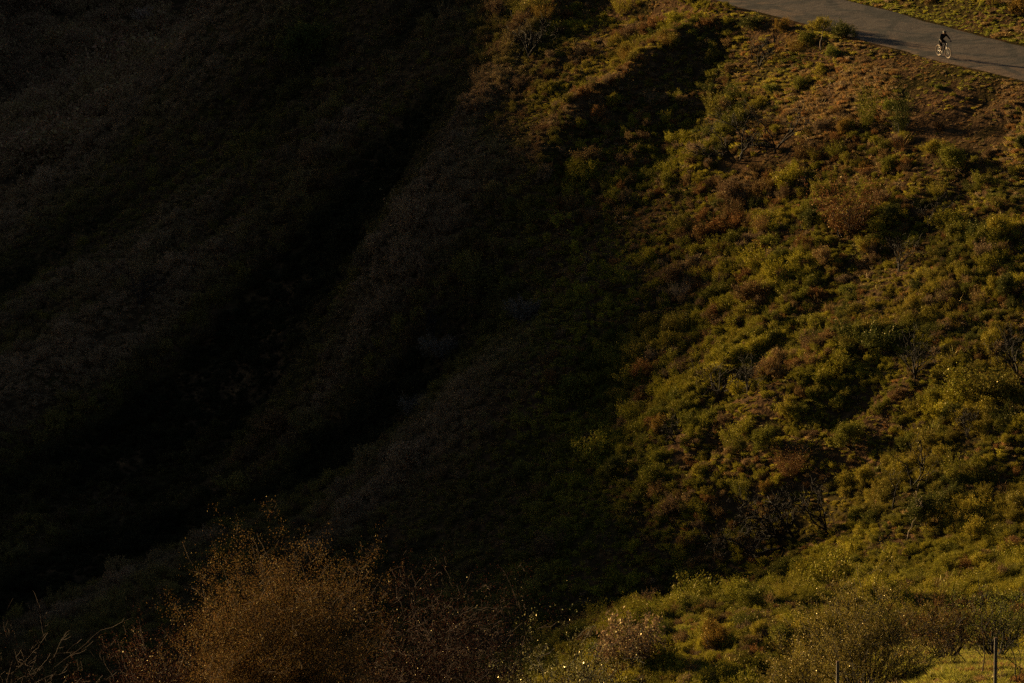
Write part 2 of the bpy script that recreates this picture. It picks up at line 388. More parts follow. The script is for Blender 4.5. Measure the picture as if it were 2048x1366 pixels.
# road ribbon
nc = 15; Vr = []; uvs = []
for i, (c, n) in enumerate(zip(RC, RN)):
    wl_ = ROAD_HALF + .05 + .45*fbm(np.array([i/7.]), np.array([.5]), 61, 3)[0] + .25*fbm(np.array([i/2.]), np.array([.7]), 64, 3)[0]; wr_ = ROAD_HALF + .3*fbm(np.array([i/7.]), np.array([3.5]), 62, 3)[0] + .22*fbm(np.array([i/2.]), np.array([3.7]), 65, 3)[0]
    for j in range(nc):
        s = -wr_ + (wl_+wr_)*j/(nc-1)
        x, y = c + n*s
        z = ROAD_Z + .012 - .012*max(abs(s)-3, 0) + .03*fbm(np.array([x/1.5]), np.array([y/1.5]), 63, 2)[0]*(0 if j in (0, nc-1) else 1)
        Vr.append((x, y, z - (.0 if j not in (0, nc-1) else .09))); uvs.append((j/(nc-1), i/len(RC)*len(RC)/30))
Fr = [(i*nc+j, (i+1)*nc+j, (i+1)*nc+j+1, i*nc+j+1) for i in range(len(RC)-1) for j in range(nc-1)]
me = bpy.data.meshes.new('road'); me.from_pydata(Vr, [], [f[::-1] for f in Fr]); ul = me.uv_layers.new(name='UVMap')
li = np.zeros(len(me.loops), np.int32); me.loops.foreach_get('vertex_index', li); ul.data.foreach_set('uv', np.array(uvs, np.float32)[li].ravel())
me.polygons.foreach_set('use_smooth', [True]*len(me.polygons)); me.materials.append(road_material()); me.update()
road = bpy.data.objects.new('road', me); COL.objects.link(road); tag(road, kind='structure')

# ------------------------------------------------------------------ plant pieces
def unit(n, r=rng):
    v = r.normal(size=(n, 3)); return v/np.linalg.norm(v, axis=1)[:, None]
def leaf_quads(C, L, wr=.55, up=0.0, r=rng):
    """rhombic leaf blades at the points C, of length L, turned every way"""
    n = len(C); a = unit(n, r); a[:, 2] += up; a /= np.linalg.norm(a, axis=1)[:, None]
    b = np.cross(a, unit(n, r)); b /= np.linalg.norm(b, axis=1)[:, None]+1e-9
    L = (np.full(n, L) if np.isscalar(L) else L)*r.uniform(.6, 1.35, n)
    nrm = np.cross(a, b)
    A = a*L[:, None]*.5; B = b*L[:, None]*.5*wr; K = nrm*L[:, None]*.12
    return np.stack([C-A, C+B+K, C+A, C-B+K], 1).reshape(-1, 3)
def lobes_cloud(n, lobes, r=rng, shell=.55):
    """points on and just inside a heap of lobes [(x,y,z,radius)], never below the ground"""
    lob = np.array(lobes, float); w = lob[:, 3]**2; k = r.choice(len(lob), n*2, p=w/w.sum())
    d = unit(n*2, r); d[:, 2] = np.abs(d[:, 2])*np.where(r.random(n*2) < .8, 1, -1)
    rad = lob[k, 3]*(shell+(1-shell)*r.random(n*2)**.6)*(1+.22*np.sin(d[:, 0]*7+k)*np.sin(d[:, 1]*9+2*k))
    p = lob[k, :3]+d*rad[:, None]; p = p[p[:, 2] > -.02]; return p[:n]
def leafy_mesh(seed, n, leaf, R=.5, H=.55, nl=6, mat=M_leaf, name='foliage'):
    r = np.random.default_rng(seed); lobes = []
    for _ in range(nl):
        a = r.uniform(0, 2*pi); q = R*.6*r.random()**.5; lr = R*r.uniform(.16, .48)
        lobes.append((q*cos(a), q*sin(a), r.uniform(.15, .75)*H, lr))
    per = 38; S_ = lobes_cloud(n//per, lobes, r, .35)
    ax = S_-np.array([0, 0, H*.25]); ax /= np.linalg.norm(ax, axis=1)[:, None]+1e-9; ax[:, 2] += .4
    t = r.uniform(-.6, 1, (len(S_), per)); ln = r.uniform(1.2, 3.6, len(S_))*leaf
    C = (S_[:, None]+ax[:, None]*(t*ln[:, None])[..., None]).reshape(-1, 3); C += r.normal(size=C.shape)*leaf*.85; C[:, 2] = np.maximum(C[:, 2], -.02)
    return quads_mesh(name, leaf_quads(C, leaf, r=r), mat)
def shoots_mesh(seed, nshoot, per, leaf, R=.5, H=1.0, mat=M_leaf, name='foliage', lean=.5, lo=.2):
    """upright feathery shrub: long shoots each set with small leaves"""
    r = np.random.default_rng(seed); C = []
    for _ in range(nshoot):
        a = r.uniform(0, 2*pi); q = R*.35*r.random()**.5; b = np.array([q*cos(a), q*sin(a), 0])
        d = np.array([cos(a)*lean*r.uniform(.2, 1), sin(a)*lean*r.uniform(.2, 1), 1.]); d *= H*r.uniform(.55, 1.05)
        t = r.uniform(lo, 1, per); bend = r.normal(size=3)*.12*H
        C.append(b+t[:, None]*d+(t**2)[:, None]*bend+r.normal(size=(per, 3))*leaf*.8*(1.4-t)[:, None])
    C = np.concatenate(C); C[:, 2] = np.maximum(C[:, 2], .0)
    return quads_mesh(name, leaf_quads(C, leaf, up=.5, r=r), mat)
def tuft_mesh(seed, n, R, H, w, mat=M_grass, lean=.6, name='grass'):
    r = np.random.default_rng(seed); a = r.uniform(0, 2*pi, n); q = R*r.random(n)**.6
    b = np.stack([q*np.cos(a), q*np.sin(a), -0.03+0*q], 1); h = H*r.uniform(.4, 1.1, n)
    t = r.normal(size=(n, 2))*lean*.5; d = np.stack([t[:, 0], t[:, 1], np.ones(n)], 1); d /= np.linalg.norm(d, axis=1)[:, None]
    s = np.cross(d, unit(n, r)); s /= np.linalg.norm(s, axis=1)[:, None]+1e-9
    mid = b+d*h[:, None]*.55; top = b+d*h[:, None]; top[:, :2] += t*h[:, None]*.35; ww = w*r.uniform(.6, 1.3, n)[:, None]
    return quads_mesh(name, np.stack([b-s*ww, b+s*ww, mid+s*ww*.8, top], 1).reshape(-1, 3), mat)
def twig_mesh(seed, n, R, H, w, mat=M_twig_i, name='twigs', leaf=0):
    r = np.random.default_rng(seed); V = []
    for _ in range(n):
        a = r.uniform(0, 2*pi); b = np.array([R*.25*cos(a)*r.random(), R*.25*sin(a)*r.random(), 0])
        d = np.array([cos(a)*R*r.uniform(.3, 1.1), sin(a)*R*r.uniform(.3, 1.1), H*r.uniform(.4, 1.05)]); p = b; k = 4
        dirn = d/k
        for i in range(k):
            q = p+dirn+r.normal(size=3)*np.linalg.norm(d)*.05
            s = np.cross(q-p, unit(1, r)[0]); s /= np.linalg.norm(s)+1e-9; ww = w*(1-.18*i)
            V += [p-s*ww, p+s*ww, q+s*ww*.8, q-s*ww*.8]
            if r.random() < .8:
                e = q+unit(1, r)[0]*np.linalg.norm(d)*.22; V += [q-s*ww*.6, q+s*ww*.6, e+s*ww*.3, e-s*ww*.3]
            p = q
    return quads_mesh(name, np.array(V), mat)

# the ravel of scrub: a few clumps set out over the ground (source pieces are not in the scene themselves)
src = bpy.data.collections.new('scrub pieces')
pieces = []
def piece(me):
    o = bpy.data.objects.new('piece_%02d' % len(pieces), me); src.objects.link(o); pieces.append(o)
for k in range(4): piece(leafy_mesh(100+k, 3800, .066, R=1.0, H=.95, nl=10+2*k))                     # 0-3 leafy
for k in range(3): piece(shoots_mesh(110+k, 90, 30, .050, R=.8, H=1.15))            # 4-6 feathery
for k in range(3): piece(tuft_mesh(120+k, 330, .50, .40, .008, lean=.9))           # 7-9 grass
for k in range(2): piece(twig_mesh(130+k, 46, .55, .75, .0085))                    # 10-11 twigs
for k in range(3): piece(leafy_mesh(140+k, 1200, .13, R=1.0, H=1.0, nl=7))          # 12-14 coarse far bush
GRASSY = (7, 8, 9)

def instancer_group(name):
    ng = bpy.data.node_groups.new(name, 'GeometryNodeTree')
    ng.interface.new_socket('Geometry', in_out='INPUT', socket_type='NodeSocketGeometry')
    ng.interface.new_socket('Geometry', in_out='OUTPUT', socket_type='NodeSocketGeometry')
    n = ng.nodes; L = ng.links
    gi = n.new('NodeGroupInput'); go = n.new('NodeGroupOutput')
    m2p = n.new('GeometryNodeMeshToPoints'); iop = n.new('GeometryNodeInstanceOnPoints'); ci = n.new('GeometryNodeCollectionInfo')
    ci.inputs['Collection'].default_value = src; ci.inputs['Separate Children'].default_value = True; ci.inputs['Reset Children'].default_value = True
    def at(nm, ty):
        a = n.new('GeometryNodeInputNamedAttribute'); a.data_type = ty; a.inputs['Name'].default_value = nm
        return next(s for s in a.outputs if s.enabled and s.name == 'Attribute')
    L.new(gi.outputs[0], m2p.inputs[0]); L.new(m2p.outputs[0], iop.inputs['Points']); L.new(ci.outputs[0], iop.inputs['Instance'])
    iop.inputs['Pick Instance'].default_value = True
    L.new(at('kindidx', 'INT'), iop.inputs['Instance Index'])
    e2r = n.new('FunctionNodeEulerToRotation'); L.new(at('rot', 'FLOAT_VECTOR'), e2r.inputs[0]); L.new(e2r.outputs[0], iop.inputs['Rotation'])
    L.new(at('scl', 'FLOAT_VECTOR'), iop.inputs['Scale']); L.new(iop.outputs[0], go.inputs[0]); return ng
NG = instancer_group('set out plants')
def scatter(name, Pts, kind, rot, scl, col, label, cat):
    me = bpy.data.meshes.new(name); n = len(Pts)
    me.vertices.add(n); me.vertices.foreach_set('co', np.asarray(Pts, np.float32).ravel())
    a = me.attributes.new('kindidx', 'INT', 'POINT'); a.data.foreach_set('value', np.asarray(kind, np.int32))
    for nm, arr in (('rot', rot), ('scl', scl)):
        a = me.attributes.new(nm, 'FLOAT_VECTOR', 'POINT'); a.data.foreach_set('vector', np.asarray(arr, np.float32).ravel())
    a = me.attributes.new('col', 'FLOAT_COLOR', 'POINT'); a.data.foreach_set('color', np.concatenate([col, np.ones((n, 1))], 1).astype(np.float32).ravel())
    me.update(); o = bpy.data.objects.new(name, me); COL.objects.link(o)
    md = o.modifiers.new('set out', 'NODES'); md.node_group = NG
    tag(o, label, cat, kind='stuff'); return o

GREEN = np.array([(.130,.128,.016), (.200,.178,.018), (.270,.232,.022), (.060,.066,.014), (.205,.158,.024)])
BROWN = np.array([(.150,.090,.032), (.170,.085,.028), (.120,.075,.038), (.200,.130,.050), (.160,.110,.060)])
def pick_cols(x, y, brownness, r):
    n = len(x); g = GREEN[r.integers(0, len(GREEN), n)]; b = BROWN[r.integers(0, len(BROWN), n)]
    lg = GREEN[(np.clip((fbm(x/7, y/9, 71, 3)+.5), 0, .999)*len(GREEN)).astype(int)]
    g = .45*g+.55*lg
    k = (r.random(n) < brownness)[:, None]
    return np.where(k, b, g)*r.uniform(.75, 1.25, (n, 1))
def sample(n, y0, y1, xm, r, xmin=None):
    y = np.sqrt(r.uniform(y0*y0, y1*y1, n)); x = r.uniform(-1, 1, n)*(.09*y*xm+1.5); return x, y
def visible_ratio(x, y):
    return hz(x, y)/y
def layer(n, y0, y1, xm, seed, dens=None, sc=(.5, 1.2), kindw=None, brown=.35, coarse=False):
    r = np.random.default_rng(seed); x, y = sample(n, y0, y1, xm, r)
    d = road_sd(x, y); keep = (np.abs(d) > ROAD_HALF+.1+.5*np.abs(fbm(x/1.2, y/1.2, 66, 2)))
    if dens is not None: keep &= r.random(n) < dens(x, y)
    x, y, d = x[keep], y[keep], d[keep]; n = len(x)
    bank = np.clip(1-np.abs(d-10)/8, 0, 1)*(d > 0)
    # the slope just under the road carries more dry grass, fading to the left
    br = np.clip(brown - .08 + .22*sstep(300, 345, y) + .42*bank*sstep(8, 22, x) + .7*fbm((-x*.6+y*.8)/4, (x*.8+y*.6)/10, 81, 3), .03, .95)
    br = np.where(d < 0, np.where(d > -8, .12+.55*sstep(-6.0, -8.0, d), .6), br)
    col = pick_cols(x, y, br, r)
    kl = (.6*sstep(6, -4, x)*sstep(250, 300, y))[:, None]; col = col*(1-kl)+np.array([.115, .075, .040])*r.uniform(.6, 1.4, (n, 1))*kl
    # relief shading put into plant colour: paler on spur tops, darker in gullies
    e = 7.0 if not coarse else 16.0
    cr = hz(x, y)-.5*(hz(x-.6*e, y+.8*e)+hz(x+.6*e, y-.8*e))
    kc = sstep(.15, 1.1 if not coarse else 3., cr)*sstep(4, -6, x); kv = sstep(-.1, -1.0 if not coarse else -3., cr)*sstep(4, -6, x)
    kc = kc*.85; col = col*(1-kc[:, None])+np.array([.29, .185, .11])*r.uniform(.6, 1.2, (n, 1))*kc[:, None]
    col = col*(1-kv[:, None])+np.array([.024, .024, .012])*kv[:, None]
    if coarse: col = col*.55+np.array([.42, .24, .13])*.55  # haze veil put into the colour: far plants paler and warmer
    isbrown = col[:, 0] > col[:, 1]*1.2
    if coarse: kind = r.integers(12, 15, n)
    else:
        kind = r.choice(12, n, p=kindw)
        gr = (r.random(n) < np.clip(.15+.75*bank*sstep(5, 18, x), 0, .9)) | ((d < 0) & (r.random(n) < .92))
        kind = np.where(gr, r.integers(7, 10, n), kind)
        tw = isbrown & (r.random(n) < .35) & ~gr & (np.array(kindw).max() < .3 if kindw is not None else True); kind = np.where(tw, r.integers(10, 12, n), kind)
    s = r.uniform(sc[0], sc[1], n)*(1+.9*(r.random(n) < .07))*np.clip(1+.6*fbm(x/5, y/6, 91, 2), .5, 1.6)
    nb = (d > 0) & (d < ROAD_HALF+6.5) & (x > 14) & ~np.isin(kind, GRASSY) & (kind < 12)
    kind = np.where(nb & (r.random(n) < .8), 7+kind % 3, kind); s = np.where(nb, s*.42, s)
    s = np.where((d > -2.4-ROAD_HALF) & (d < 0), s*.45, s); s = np.where((d > 0) & (d < ROAD_HALF+2.2), s*.55, s)
    s = np.where((d < -2.4-ROAD_HALF) & (d > -60), s*.9, s)
    scl = np.stack([s, s, s*r.uniform(.75, 1.3, n)], 1)
    rot = np.stack([r.normal(0, .14, n), r.normal(0, .14, n), r.uniform(0, 2*pi, n)], 1)
    gk = np.isin(kind, GRASSY); s = np.where(gk, np.minimum(s, .62), s); scl = np.stack([s, s, s*r.uniform(.75, 1.3, n)], 1)
    z = hz(x, y)-.03
    return np.stack([x, y, z], 1), kind, rot, scl, col
KW = np.array([.15, .15, .15, .15, .05, .05, .05, .06, .06, .05, .04, .04]); KW /= KW.sum()
def join(*ls): return [np.concatenate([l[i] for l in ls]) for i in range(5)]
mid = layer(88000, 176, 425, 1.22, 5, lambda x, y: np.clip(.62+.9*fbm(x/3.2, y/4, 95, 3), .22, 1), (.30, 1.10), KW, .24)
def fall(x, y, a, b, seed, o=3):
    """noise drawn out down the fall line of the slope"""
    return fbm((-x*.60+y*.80)/a, (x*.80+y*.60)/b, seed, o)
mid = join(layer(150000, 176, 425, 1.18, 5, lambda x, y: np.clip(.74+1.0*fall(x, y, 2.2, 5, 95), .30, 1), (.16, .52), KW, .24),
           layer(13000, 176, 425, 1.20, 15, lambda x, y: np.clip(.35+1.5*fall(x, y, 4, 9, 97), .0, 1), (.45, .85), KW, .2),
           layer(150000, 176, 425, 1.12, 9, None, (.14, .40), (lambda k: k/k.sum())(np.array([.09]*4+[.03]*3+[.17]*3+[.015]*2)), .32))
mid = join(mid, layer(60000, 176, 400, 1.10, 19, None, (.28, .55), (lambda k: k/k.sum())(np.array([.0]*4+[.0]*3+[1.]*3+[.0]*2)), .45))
r = np.random.default_rng(61); n = 60000; i_ = r.integers(0, len(RC), n); s_ = -ROAD_HALF-.05-26*r.random(n)**1.7
x = RC[i_, 0]+RN[i_, 0]*s_+r.normal(size=n)*.5; y = RC[i_, 1]+RN[i_, 1]*s_+r.normal(size=n)*.5; d = road_sd(x, y)
ok = (d < -ROAD_HALF-.1) & (y > 335) & (y < 400) & (x > 0) & (x < 50); x, y, d = x[ok], y[ok], d[ok]; n = len(x)
gr_ = (d > -7.6+1.2*fbm(x/3, y/3, 67, 2)) & (r.random(n) < .9)
col = np.where(gr_[:, None], np.array([(.20, .20, .026)])*r.uniform(.6, 1.25, (n, 1)), BROWN[r.integers(0, 5, n)]*r.uniform(.8, 1.4, (n, 1)))
s2 = np.where(gr_, r.uniform(.18, .38, n), r.uniform(.35, .8, n)); kd = np.where((~gr_) & (r.random(n) < .12), r.integers(0, 7, n), r.integers(7, 10, n)); s2 = np.where(kd < 7, s2*.6, s2)
mid = join(mid, [np.stack([x, y, hz(x, y)-.02], 1), kd, np.stack([r.normal(0, .1, n), r.normal(0, .1, n), r.uniform(0, 6.3, n)], 1), np.stack([s2, s2, s2], 1), col])
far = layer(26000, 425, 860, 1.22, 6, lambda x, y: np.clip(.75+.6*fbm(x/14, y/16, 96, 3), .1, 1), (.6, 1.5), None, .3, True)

# ------------------------------------------------------------------ shrubs one can point at
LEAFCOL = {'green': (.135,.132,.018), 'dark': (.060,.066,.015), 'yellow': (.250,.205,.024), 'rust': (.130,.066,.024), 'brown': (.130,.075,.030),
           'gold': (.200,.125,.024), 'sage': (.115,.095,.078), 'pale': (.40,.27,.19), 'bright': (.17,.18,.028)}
LM = {k: leaf_material(k+' leaves', v) for k, v in LEAFCOL.items()}
SM = {}
def shrub_meshes(form, colr):
    key = (form, colr)
    if key not in SM:
        sd = 300+len(SM); mt = LM[colr]
        if form == 'round': a = leafy_mesh(sd, 9500, .060, R=1.0, H=1.25, nl=11, mat=mt)
        elif form == 'feather': a = shoots_mesh(sd, 210, 26, .050, R=1.1, H=1.7, mat=mt, lean=.75, lo=.12)
        elif form == 'column': a = shoots_mesh(sd, 120, 34, .055, R=.75, H=2.2, mat=mt, lean=.22, lo=.05)
        elif form == 'low': a = leafy_mesh(sd, 8500, .060, R=1.25, H=.8, nl=14, mat=mt)
        r = np.random.default_rng(sd+7); mb = MB()
        for _ in range(7):
            an = r.uniform(0, 2*pi); p = [np.array([.08*cos(an), .08*sin(an), -.25])]; d = np.array([.35*cos(an), .35*sin(an), .8])
            for i in range(4): p.append(p[-1]+d*.28+r.normal(size=3)*.03)
            mb.tube(p, np.linspace(.035, .010, 5), 5)
        SM[key] = (a, mb.mesh('stem', M_bark))
    return SM[key]
def shrub(u, v, rad, form, colr, label, group=None, name='shrub', cat='shrub', at=None, squash=1.0):
    """u, v: where its foot stands in the photograph; rad: half its width in metres"""
    x, y, z = at or hit(u, v); f, st = shrub_meshes(form, colr)
    k = rad/{'round': 1.2, 'feather': 1.25, 'column': .75, 'low': 1.4}[form]
    root = empty(name, (x, y, z-.05), random.uniform(0, 6.28)); root.scale = (k, k, k*squash)
    tag(root, label, cat, group)
    for nm, me in (('foliage', f), ('stem', st)):
        o = bpy.data.objects.new(nm, me); COL.objects.link(o); o.parent = root
    return root
SH = [
 (2035,30,1.3,'round','gold','golden shrub in the top right corner beyond the road'),
 (1985,12,.9,'feather','brown','brown shrub at the top edge beyond the road, left of the corner shrub'),
 (1245,30,1.1,'feather','yellow','golden shrub at the top edge, straight above the spur crest left of the road'),
 (1085,45,1.0,'feather','gold','golden feathery shrub near the top edge, beside a dark bare tree'),
 (1255,125,.9,'feather','gold','tall golden shrub on the spur crest above the deep shaded hollow'),
 (1225,215,.8,'round','yellow','yellow lit shrub on the edge of the shadowed hollow, where the crest line bends'),
 (1165,262,.7,'round','yellow','yellow shrub lowest on the lit crest line between two shadows'),
 (1300,72,1.0,'round','rust','rusty brown shrub just left of the shaded hollow near the top edge'),
 (1335,95,.8,'feather','gold','thin golden shrub at the head of the shaded hollow'),
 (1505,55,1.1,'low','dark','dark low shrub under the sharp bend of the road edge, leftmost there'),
 (1560,65,.8,'round','gold','small golden brown shrub in shade below the road verge'),
 (1590,105,.9,'feather','gold','orange brown upright shrub left of the pale dead stump'),
 (1640,60,1.1,'low','yellow','bright yellow green shrub touching the road edge beside the pale stump'),
 (1615,92,.9,'round','green','green shrub leaning below the bright one at the road edge'),
 (1685,75,1.3,'low','dark','dark spreading shrub along the road edge right of the pale stump'),
 (1665,118,.8,'round','bright','bright green rounded shrub under the dark one by the road edge'),
 (1640,150,.9,'low','yellow','yellow green shrub strip trailing downhill below the road shrubs'),
 (1545,185,.8,'low','bright','bright green low shrub at the head of a small dark pit'),
 (1600,175,.9,'low','green','green low shrub right of the small dark pit'),
 (1520,215,.8,'low','yellow','yellow green shrub above the spreading bare tree'),
 (1735,262,.95,'column','green','left of two upright column shrubs on the upper slope'),
 (1800,268,.95,'column','dark','right and darker of two upright column shrubs on the upper slope'),
 (1690,265,.8,'round','gold','golden round shrub left of the two upright column shrubs'),
 (1780,222,.7,'round','bright','small bright green shrub on the brown bank below the cyclist'),
 (1878,180,.5,'low','bright','tiny bright green bush alone on the brown bank under the cyclist'),
 (1900,345,1.5,'round','green','big green shrub casting a black shadow below the brown bank'),
 (1870,310,1.1,'low','yellow','yellow green shrub on the crest above the black shadow'),
 (1695,470,2.6,'feather','rust','wide feathery rust brown bush, reddest on the whole slope'),
 (1610,460,1.1,'round','dark','dark green shrub at the left foot of the wide rust brown bush'),
 (1790,455,1.1,'round','dark','dark green shrub at the right foot of the wide rust brown bush'),
 (1560,445,.9,'low','yellow','yellow green shrub left of the dark one beside the rust bush'),
 (1430,475,.8,'low','sage','pale mauve grey shrub at the edge of the shaded ravine'),
 (1460,440,.9,'feather','brown','brown feathery shrub above the pale mauve grey one'),
 (1720,690,1.1,'round','green','rounded green shrub with a black hollow at its right, mid slope'),
 (1700,590,.9,'low','bright','lime green shrub by two small bare trees, mid slope'),
 (2000,480,1.3,'round','yellow','yellow green mound near the right edge, above the biggest black shadow'),
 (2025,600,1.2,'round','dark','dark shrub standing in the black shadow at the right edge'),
 (1980,700,1.1,'round','yellow','golden green shrub right of the black shadow at the right edge'),
 (1360,600,.8,'feather','sage','thin pale shoots sticking up at the edge of the ravine shade'),
 (1530,900,1.2,'round','green','green shrub at the left lip of a large black hollow, lower slope'),
 (1700,900,1.3,'round','green','green upright shrub right of the large black hollow, lower slope'),
 (1730,970,1.0,'round','yellow','rounded yellow green shrub left of the forked bare tree'),
 (1690,980,.9,'round','yellow','smaller rounded yellow shrub left of its rounder neighbour near the forked tree'),
 (1580,960,1.2,'feather','rust','reddish shrub with fine twigs above the spreading black tree'),
 (1310,870,1.0,'round','gold','dim golden shrub on the fading edge of the shade, lower slope'),
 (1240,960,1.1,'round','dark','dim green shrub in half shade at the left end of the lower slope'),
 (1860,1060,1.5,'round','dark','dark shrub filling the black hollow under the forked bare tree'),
 (1960,1090,1.3,'round','yellow','yellow green shrub right of the black hollow near the right edge'),
 (1400,1190,.9,'low','yellow','yellow green shrub along the top of the low front spur'),
 (1300,1230,.9,'low','yellow','yellow green shrub where the low front spur drops to the dark ravine'),
 (1500,1230,1.2,'round','green','dark green rounded shrub in the middle of the front spur'),
 (1560,1300,1.1,'round','green','green shrub low on the front spur beside the sparkling bush'),
 (1430,1300,1.1,'round','gold','golden green shrub at the bottom of the front spur'),
 (1340,1290,.9,'round','dark','small dark shrub on the left half of the front spur'),
 (1190,1310,.8,'low','bright','bright green shrub at the left tip of the front spur'),
 (620,140,2.6,'round','dark','dim rounded shrub on the shaded spur below the top edge'),
 (300,48,3.0,'low','pale','pale brown dry patch of low growth near the top edge of the far hillside, left'),
 (880,720,1.8,'low','sage','pale blue grey scrub patch in the black ravine, upper of three'),
 (830,830,1.6,'low','sage','pale blue grey scrub patch in the black ravine, middle and leftmost of three'),
 (1050,640,1.7,'low','sage','pale blue grey scrub patch in the black ravine, nearest the lit slope'),
]
for a in SH: shrub(*a[:5], a[5])
# more rounded shrubs of the slope that nothing tells apart
r_ = np.random.default_rng(77); cnt = 0; placed = [hit(a[0], a[1])[:2] for a in SH]
for _ in range(900):
    if cnt >= 80: break
    u = r_.uniform(1120, 2048); v = r_.uniform(150, 1340)
    if u < 1500-(v-150)*.25: continue
    x, y, z = hit(u, v)
    if y < 180 or y > 372 or (0 < road_sd(x, y)[0] < 9): continue
    if min((x-q[0])**2+((y-q[1])*.5)**2 for q in placed) < 1.5: continue
    placed.append((x, y)); cnt += 1
    shrub(u, v, r_.uniform(.4, .8), ['round', 'low', 'feather'][r_.integers(0, 3)], ['green', 'yellow', 'gold', 'green', 'brown', 'dark'][r_.integers(0, 6)],
          'small rounded shrub in the crowd of scrub on the sunlit slope', 'small shrubs crowded on the sunlit slope', at=(x, y, z))

# ------------------------------------------------------------------ bare trees
TREES = []
def grow(mb, p, d, length, rad, depth, r, tips=None, kids=3, wig=.16, k=4, up=.05, minr=.006):
    n = 6; P_ = [p]; q = p; dd = d/np.linalg.norm(d)
    for i in range(n):
        dd = dd+r.normal(size=3)*wig+np.array([0, 0, up]); dd /= np.linalg.norm(dd); q = q+dd*length/n; P_.append(q)
    R_ = np.maximum(np.linspace(rad, rad*.45, n+1), minr); mb.tube(P_, R_, k, cap=False)
    if depth <= 0:
        if tips is not None: tips.extend(P_[2:])
        return
    for c in range(kids):
        i = int(r.integers(2, n+1)); e = r.normal(size=3); e -= e.dot(dd)*dd; e /= np.linalg.norm(e)+1e-9
        nd = dd*r.uniform(.7, 1)+e*r.uniform(.35, .9)
        grow(mb, P_[i], nd, length*r.uniform(.45, .75), R_[i]*.62, depth-1, r, tips, kids, wig, 3, up, minr)
def bare_tree(u, v, label, limbs=None, px=110, rad=.07, stems=4, seed=1, mat=None, lean=(0, 0), depth=3, name='bare_tree', at=None, spread=.55, minr=.008, sub=3, y_at=None):
    mat = mat or M_bark; r = np.random.default_rng(seed); x, y, z = at or hit(u, v); TREES.append((x, y, .5*px*.0000879*y))
    k = .0000879*y*1.03; root = empty(name, (x, y, z-.1)); tag(root, label, 'tree'); rad = rad*.78
    tr = MB(); cr = MB(); H = px*k
    if limbs:
        for li, L_ in enumerate(limbs):
            pts = np.array([((a-u)*k, 0, (v-b)*k) for a, b in L_], float)
            pts[:, 1] = np.cumsum(r.normal(size=len(pts))*.12*H*np.linspace(0, 1, len(pts)))
            P_ = []
            for i in range(len(pts)-1):
                for t in (0, .34, .67): P_.append(pts[i]*(1-t)+pts[i+1]*t+(r.normal(size=3)*.012*H if (i or t) else 0))
            P_.append(pts[-1]); P_ = np.array(P_); R_ = np.linspace(rad*(1 if li == 0 else .75), rad*.22, len(P_))
            tr.tube(P_, R_, 6)
            for c in range(sub*2):
                i = int(r.integers(max(1, len(P_)//3), len(P_))); d = P_[i]-P_[i-1]; d /= np.linalg.norm(d)+1e-9
                grow(cr, P_[i], d+r.normal(size=3)*.6, H*r.uniform(.12, .32), R_[i]*.6, 1 if sub < 4 else 2, r, None, 3, .2, minr=minr)
    else:
        tr.tube([(0, 0, -.1), (0, 0, .15*H)], [rad*1.3, rad], 6)
        for s in range(stems):
            a = r.uniform(0, 2*pi); d = np.array([cos(a)*spread+lean[0], sin(a)*spread*.8, 1+lean[1]])
            P_ = [np.array([0, 0, .1*H])]; dd = d/np.linalg.norm(d)
            for i in range(5): dd = dd+r.normal(size=3)*.12; dd /= np.linalg.norm(dd); P_.append(P_[-1]+dd*H*.11)
            R_ = np.linspace(rad*.8, rad*.4, 6); tr.tube(P_, R_, 5)
            for c in range(4): grow(cr, P_[int(r.integers(2, 6))], dd+r.normal(size=3)*.5, H*r.uniform(.3, .5), rad*.35, depth-1, r, None, 3, .16, minr=minr)
    tr.build('trunk', mat, root, True)
    if cr.n: cr.build('crown', mat, root)
    return root
bare_tree(1822,985,'black forked bare tree with two curved arms standing on the yellow lower slope',
  [[(1822,985),(1820,955),(1812,925),(1790,902)],[(1822,978),(1842,945),(1844,915),(1838,880),(1834,868)],[(1830,968),(1846,952),(1858,938)],[(1842,930),(1834,908),(1824,892)],[(1844,945),(1848,920),(1846,900)]], px=120, rad=.085, seed=2, sub=2)
bare_tree(1785,1020,'small black Y shaped bare tree left of the forked one',
  [[(1785,1020),(1788,990),(1792,968),(1800,948)],[(1791,975),(1782,962),(1779,945)]], px=75, rad=.06, seed=3, sub=2)
bare_tree(1812,1080,'thin pale crooked bare stem below the forked tree',
  [[(1812,1080),(1822,1050),(1833,1025),(1838,1000),(1842,985)],[(1833,1025),(1834,1005),(1830,995)]], px=95, rad=.04, seed=4, mat=M_bark_pale, sub=1)
bare_tree(1588,1085,'large spreading black tree whose bare limbs arch to the left over the lower slope',
  [[(1588,1085),(1580,1060),(1564,1030),(1548,1005),(1535,992)],[(1585,1088),(1572,1078),(1545,1075),(1522,1085),(1500,1105)],[(1583,1080),(1560,1068),(1530,1060),(1500,1062),(1470,1080)],
   [(1580,1075),(1555,1072),(1520,1040),(1505,1020)],[(1586,1085),(1575,1050),(1572,1020)],[(1582,1092),(1550,1098),(1510,1100),(1460,1075),(1440,1060)],[(1560,1068),(1535,1035),(1510,1028),(1490,1035)]], px=150, rad=.13, seed=5, sub=6)
bare_tree(1656,1070,'black bare tree right of the arching one, branches combed up to the left',
  [[(1656,1070),(1648,1050),(1625,1025),(1600,1008),(1578,1000)],[(1654,1064),(1640,1030),(1635,1005),(1636,985)],[(1650,1055),(1630,1035),(1600,1025)],[(1653,1060),(1646,1020),(1640,990)],[(1650,1058),(1622,1040),(1612,1010),(1600,990)]], px=110, rad=.10, seed=6, sub=5)
